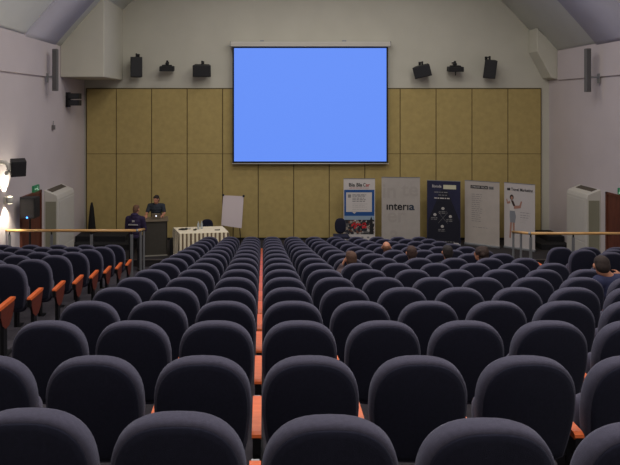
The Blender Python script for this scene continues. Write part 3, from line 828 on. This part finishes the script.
def hand(bm, wrist, d, nrm, side, curl=.5, s=1.0):
    d = Vector(d).normalized(); n = Vector(nrm); n = (n-d*n.dot(d)).normalized(); l = d.cross(n)*side   # l points to the thumb
    w = Vector(wrist)
    for k, (off, ln) in enumerate(((.028, .072), (.010, .080), (-.008, .075), (-.026, .058))):
        b0 = w + d*.020*s + l*off*.6*s; b = w + d*.088*s + l*off*s
        chain(bm, [b0, b], [.014*s, .0115*s])
        p1 = b + (d*math.cos(curl*.5) - n*math.sin(curl*.5))*ln*.45*s
        p2 = p1 + (d*math.cos(curl*1.2) - n*math.sin(curl*1.2))*ln*.32*s
        p3 = p2 + (d*math.cos(curl*1.9) - n*math.sin(curl*1.9))*ln*.25*s
        chain(bm, [b, p1, p2, p3], [.010*s, .009*s, .0085*s, .0075*s])
    t0 = w + d*.025*s + l*.022*s; t1 = t0 + (d*.6+l*.75-n*.2).normalized()*.04*s; t2 = t1 + (d*.85+l*.35-n*.3).normalized()*.032*s; t3 = t2 + (d*.95-n*.4).normalized()*.025*s
    chain(bm, [t0, t1, t2, t3], [.014*s, .012*s, .010*s, .009*s])
def person(loc, rz, J, label, shirt, pants, hair, hairkind='short', sleeves='short', hood=False, group=None, vox=.009, extra=None, bulk=0):
    """J: joints in local space, facing +Y, +X to the person's right"""
    t = empty('person', loc, rz); tag(t, label, 'person', group)
    hc = Vector(J['head']); HR = Matrix.Rotation(J.get('hyaw', 0), 3, 'Z') @ Matrix.Rotation(J.get('hpitch', 0), 3, 'X') @ Matrix.Rotation(J.get('hroll', 0), 3, 'Y')
    def H(x, y, z): return hc + HR @ Vector((x, y, z))
    neck = Vector(J['neck']); pel = Vector(J['pelvis']); chest = Vector(J['chest'])
    bm = bmesh.new()
    ball(bm, H(0, -.010, .020), (.074, .094, .092), 20, HR); ball(bm, H(0, .022, -.045), (.056, .066, .068), 16, HR)
    ball(bm, H(0, .060, -.085), (.026, .024, .022), 12, HR)
    chain(bm, [H(0, .085, .018), H(0, .106, -.020)], [.010, .015])                      # nose
    ball(bm, H(0, .086, -.052), (.024, .010, .009), 10, HR)                               # mouth
    for s in (-1, 1):
        ball(bm, H(s*.081, -.006, -.005), (.014, .020, .034), 10, HR); ball(bm, H(s*.030, .080, .020), (.016, .012, .010), 8, HR)
    chain(bm, [H(0, -.02, -.06), neck, neck.lerp(chest, .25)], [.056, .058, .075])
    sh = {}
    for s, k in ((-1, 'L'), (1, 'R')):
        S, E, W_ = [Vector(v) for v in J['arm'+k]]; sh[k] = (S, E, W_)
        chain(bm, [S, S.lerp(E, .45), E, E.lerp(W_, .3), W_], [.048, .046, .037, .038, .026])
        d = J.get('hand'+k, (W_-E)); hand(bm, W_, d, J.get('palm'+k, (0, 0, 1)), -s if J.get('flip'+k) else s, J.get('curl', .5))
        Hp, K, A_, T = [Vector(v) for v in J['leg'+k]]
        chain(bm, [Hp, Hp.lerp(K, .5), K, K.lerp(A_, .35), A_], [.080, .072, .052, .052, .036]); chain(bm, [A_, T], [.034, .028])
    R_t = Vector((0, 0, 1)).rotation_difference((chest-pel).normalized()).to_matrix()
    def torso(bm, g):
        L = (neck-pel).length
        for f, rx, ry in ((.0, .150, .110), (.18, .150, .112), (.36, .148, .108), (.54, .162, .114), (.70, .172, .112), (.82, .160, .095)):
            c = pel.lerp(chest, f/.6) if f < .6 else chest.lerp(neck, (f-.6)/.4)
            ball(bm, c, (rx+g, ry+g, .095*L/.5+g), 20, R_t)
        for S, E, W_ in sh.values(): chain(bm, [chest.lerp(neck, .72), S], [.075+g, .052+g])
    torso(bm, -.012)
    body = remesh('body', bm, M_skin, t, vox)
    body['label'] = 'bare skin'
    # clothing
    bm = bmesh.new(); torso(bm, .006+bulk)
    for k, (S, E, W_) in sh.items():
        if sleeves == 'short': chain(bm, [S, S.lerp(E, .72)], [.062, .060])
        else:
            chain(bm, [S, S.lerp(E, .5), E, E.lerp(W_, .95)], [.066+bulk, .062+bulk, .054+bulk, .042+bulk*.5])
    if hood:
        ball(bm, neck+Vector((0, -.05, .02)), (.105, .085, .055), 16); ball(bm, neck+Vector((0, -.085, -.04)), (.09, .05, .09), 16)
    else:
        chain(bm, [neck.lerp(chest, .12)+Vector((0, -.005, 0)), neck.lerp(chest, .3)], [.068, .09])
    cm = mat(shirt[0], shirt[1], .85, var=.08, scale=18)
    top = remesh('hooded_top' if hood else 'shirt', bm, cm, t, vox+.001, 3)
    bm = bmesh.new()
    ball(bm, pel+Vector((0, 0, -.03)), (.160, .125, .10), 18)
    for k in 'LR':
        Hp, K, A_, T = [Vector(v) for v in J['leg'+k]]
        chain(bm, [Hp, Hp.lerp(K, .5), K, K.lerp(A_, .5), A_+Vector((0, 0, .02))], [.097, .086, .068, .064, .056])
    remesh('trousers', bm, mat(pants[0], pants[1], .9, var=.1, scale=18), t, vox+.002, 3)
    for k in 'LR':
        A_, T = [Vector(v) for v in J['leg'+k][2:]]
        bm = bmesh.new(); d = (T-A_); d.z = 0; d.normalize(); zf_ = T.z-.035
        g = Vector((A_.x, A_.y, zf_+.045))
        chain(bm, [g-d*.03, g+d*.09, g+d*.17-Vector((0, 0, .012))], [.045, .043, .034])
        remesh('shoe', bm, M_spk, t, vox+.001, 3)
    # hair
    bm = bmesh.new()
    ball(bm, H(0, -.022, .040), (.082, .095, .086), 20, HR); ball(bm, H(0, -.045, .0), (.080, .072, .085), 18, HR)
    if hairkind == 'short':
        ball(bm, H(0, -.055, -.050), (.064, .052, .055), 14, HR); ball(bm, H(0, .038, .082), (.055, .048, .030), 12, HR)
    if hairkind == 'crop':
        ball(bm, H(0, -.058, -.02), (.066, .050, .05), 14, HR); ball(bm, H(0, .038, .082), (.055, .048, .030), 12, HR)
    if hairkind == 'full':
        ball(bm, H(0, -.03, .045), (.105, .112, .098), 20, HR); ball(bm, H(0, -.06, -.05), (.095, .075, .085), 16, HR)
        for a in range(9): ball(bm, H(.085*math.cos(a*.7), -.05+.03*math.sin(a*2.3), .05+.06*math.sin(a*.7)), .04, 10)
    if hairkind == 'bald':
        bm.free(); bm = bmesh.new()
        ball(bm, H(0, -.046, .010), (.080, .066, .066), 18, HR); ball(bm, H(0, -.058, -.045), (.058, .045, .04), 14, HR)
    hm = mat(hair[0], hair[1], .8, var=.3, scale=60, bump=.5, bscale=150)
    remesh('hair', bm, hm, t, vox, 2)
    for s in (-1, 1):
        bm = bmesh.new(); ball(bm, H(s*.030, .0885, .021), (.009, .006, .005), 10, HR); finish('eye', bm, M_ink, body, smooth=True)
    if extra: extra(t, top)
    return t
# lecturer behind the lectern, looking down at the laptop
lxp = (156.3-CX)*16.35/F
hz = ZC-(199.0-HY)*16.35/F - STAGE
hx = (149.2-CX)*16.05/F-lxp; hx2 = (164-CX)*16.05/F-lxp
HT = ltop-STAGE+.05
person((lxp, 16.35, STAGE), math.pi, dict(
    head=(-.01, .07, hz), hpitch=-.22, hyaw=-.45, neck=(0, .02, hz-.14), chest=(0, .0, hz-.32), pelvis=(0, -.04, .92),
    armR=[(.195, .0, hz-.19), (.255, .10, hz-.40), (.235, .30, HT+.02)], armL=[(-.195, .0, hz-.19), (-.255, .10, hz-.40), (-.235, .30, HT+.02)],
    handR=(-.25, 1, -.12), handL=(.25, 1, -.12),
    legR=[(.09, -.04, .90), (.10, -.02, .48), (.11, -.05, .08), (.13, .10, .035)], legL=[(-.09, -.04, .90), (-.10, -.02, .48), (-.11, -.05, .08), (-.13, .10, .035)]),
    'person in dark short sleeved shirt behind the lectern, looking down at the laptop', ('charcoal_tshirt', (40, 46, 56)), ('dark_jeans', (30, 32, 44)), ('dark_hair', (40, 30, 28)), bulk=.008)
# man in hooded top with his back to the hall
hx_ = (135.4-CX)*15.0/F; hz = ZC-(209.5-HY)*15.0/F
def logo(t, top):
    hz_ = hz-.40
    x = txt('back_print', 'teamwork', .085, M_lg, top, (0, -.172, hz_), 'CENTER', .001)
    bm = bmesh.new(); bmesh.ops.create_circle(bm, cap_ends=True, segments=3, radius=.03, matrix=Matrix.Translation((0, -.170, hz_+.12)) @ Matrix.Rotation(math.pi/2, 4, 'X'))
    finish('back_mark', bm, M_lg, top)
def lg2(t, top):
    bm = bmesh.new(); z = hz-.39
    for i in range(8): box(bm, -.13+.033*i, -.108+.033*i, -.176, -.150, z, z+.028)
    box(bm, -.03, .03, -.178, -.150, z+.09, z+.13)
    finish('back_print', bm, M_lg, top)
person((hx_, 15.0, .0), -.12, dict(
    head=(.02, .03, hz), hpitch=-.15, hyaw=-.3, neck=(0, -.01, hz-.15), chest=(0, -.02, hz-.36), pelvis=(0, 0, .93),
    armR=[(.19, -.01, hz-.25), (.235, .04, hz-.53), (.10, .22, hz-.60)], armL=[(-.19, -.01, hz-.25), (-.235, .02, hz-.53), (-.12, .20, hz-.62)],
    legR=[(.09, 0, .90), (.11, .02, .48), (.12, -.03, .08), (.14, .12, .035)], legL=[(-.09, 0, .90), (-.11, .02, .48), (-.12, -.03, .08), (-.14, .12, .035)]),
    'person in dark purple hooded top standing with back turned beside the lectern', ('purple_hoodie', (40, 28, 62)), ('black_trousers', (20, 20, 26)), ('sandy_brown_hair', (104, 74, 54)), sleeves='long', hood=True, extra=lg2, bulk=.016)
# seated listeners
def sitter(k, c, px, py_top, label, shirt, hair, kind='short', bulk=0, yaw=0, pitch=0, roll=0, sleeves='long', arms=None, shy=0, dx=0, vox=.010):
    D = kD[k]; z = max(ZC-drop_c(kD[k])-.97, .004); X = (-2.56+c)*.55
    Dh = D+.30
    hx = (px-CX)*Dh/F - X; top = ZC-(py_top-HY)*Dh/F - z
    hc = top-.118
    J = dict(head=(hx, .30, hc), hyaw=yaw, hpitch=pitch, hroll=roll, neck=(hx*.75+dx, .26, hc-.115), chest=(hx*.35+dx, .24, hc-.32), pelvis=(dx*.5, .25, .53),
        armR=[(hx*.6+dx+.185, .25, hc-.215+shy), (.22+dx, .33, .62), (.19, .52, .60)], armL=[(hx*.6+dx-.185, .25, hc-.215+shy), (-.22+dx, .33, .62), (-.19, .52, .60)],
        legR=[(.09, .28, .53), (.10, .60, .49), (.10, .62, .09), (.11, .73, .036)], legL=[(-.09, .28, .53), (-.10, .60, .49), (-.10, .62, .09), (-.11, .73, .036)])
    if arms: J.update(arms(hx, hc))
    return person((X, D, z), 0, J, label, shirt, ('dark_trousers', (28, 28, 36)), hair, kind, sleeves, vox=vox, bulk=bulk)
sitter(5, 10, 601.5, 256.0, 'person in navy shirt with head bowed, seated at far right of centre block', ('navy_polo', (38, 42, 76)), ('near_black_hair', (44, 32, 30)), 'crop',
       pitch=-.28, yaw=-.22, dx=.03, bulk=.02,
       arms=lambda hx, hc: dict(armR=[(.215, .25, hc-.16), (.24, .44, hc-.30), (.10, .35, hc-.12)], handR=(-1, -.35, .05), palmR=(0, -1, .3),
                                armL=[(-.21, .25, hc-.17), (-.25, .36, .62), (-.19, .55, .60)]))
sitter(7, 5, 350.6, 251.0, 'brown haired person resting cheek on hand in centre block', ('grey_sweater', (86, 70, 74)), ('brown_hair', (84, 58, 46)), yaw=.25,
       arms=lambda hx, hc: dict(armL=[(hx-.16, .24, hc-.20), (hx-.20, .36, hc-.28), (hx-.12, .32, hc-.10)], handL=(.45, 0, 1), palmL=(-1, 0, .2)))
sitter(10, 7, 386.4, 241.3, 'balding person seated nearest the stage in centre block', ('dark_shirt', (40, 40, 52)), ('light_brown_hair', (112, 74, 54)), 'bald', yaw=-.2)
sitter(8, 7, 411.3, 245.6, 'seated person with dark brown hair in front of the pale grey banner', ('dark_blue_shirt', (34, 36, 52)), ('dark_brown_hair', (62, 42, 38)), vox=.010)
sitter(8, 8, 447.2, 245.0, 'seated person with black hair in front of the navy blue banner', ('black_shirt', (28, 28, 34)), ('black_hair', (36, 28, 30)))
sitter(8, 9, 480.5, 247.2, 'seated person with full dark hair turned left before the off white banner', ('plum_shirt', (50, 40, 50)), ('dark_wavy_hair', (52, 36, 32)), 'full', yaw=.7)

# ---------------------------------------------------------------- light
def area(x, y, z, w, h, e, c=(1, .95, .88), rx=0, ry=0):
    l = bpy.data.lights.new('ceiling_panel_light', 'AREA'); l.shape = 'RECTANGLE'; l.size = w; l.size_y = h; l.energy = e; l.color = c
    o = bpy.data.objects.new('ceiling_panel_light', l); COL.objects.link(o); o.location = (x, y, z); o.rotation_euler = (rx, ry, 0)
E = 70
for y in (0.5, 4.5, 8.5, 12.0, 14.6):
    for x in (-1.2, 1.7, 4.6):
        area(x, y, ZC+4.3, 1.4, .6, E*(.35 if y > 14 else 1.12 if y < 5 else 1))
w_ = bpy.data.worlds.new('world'); SC.world = w_; w_.use_nodes = True
w_.node_tree.nodes['Background'].inputs[0].default_value = (.5, .52, .6, 1); w_.node_tree.nodes['Background'].inputs[1].default_value = .05

# ---------------------------------------------------------------- camera
cam = bpy.data.cameras.new('camera'); co = bpy.data.objects.new('camera', cam); COL.objects.link(co)
co.location = (0, 0, ZC); co.rotation_euler = (math.pi/2, 0, 0)
cam.sensor_width = 36; cam.lens = 36*F/620; cam.shift_x = (310-CX)/620; cam.shift_y = (HY-232.5)/620
cam.clip_start = .05
SC.camera = co
bpy.data.scenes.remove(TMP)
SC.view_settings.view_transform = 'Standard'; SC.view_settings.look = 'None'; SC.view_settings.gamma = 1
SC.view_settings.use_curve_mapping = False; SC.view_settings.exposure = 0
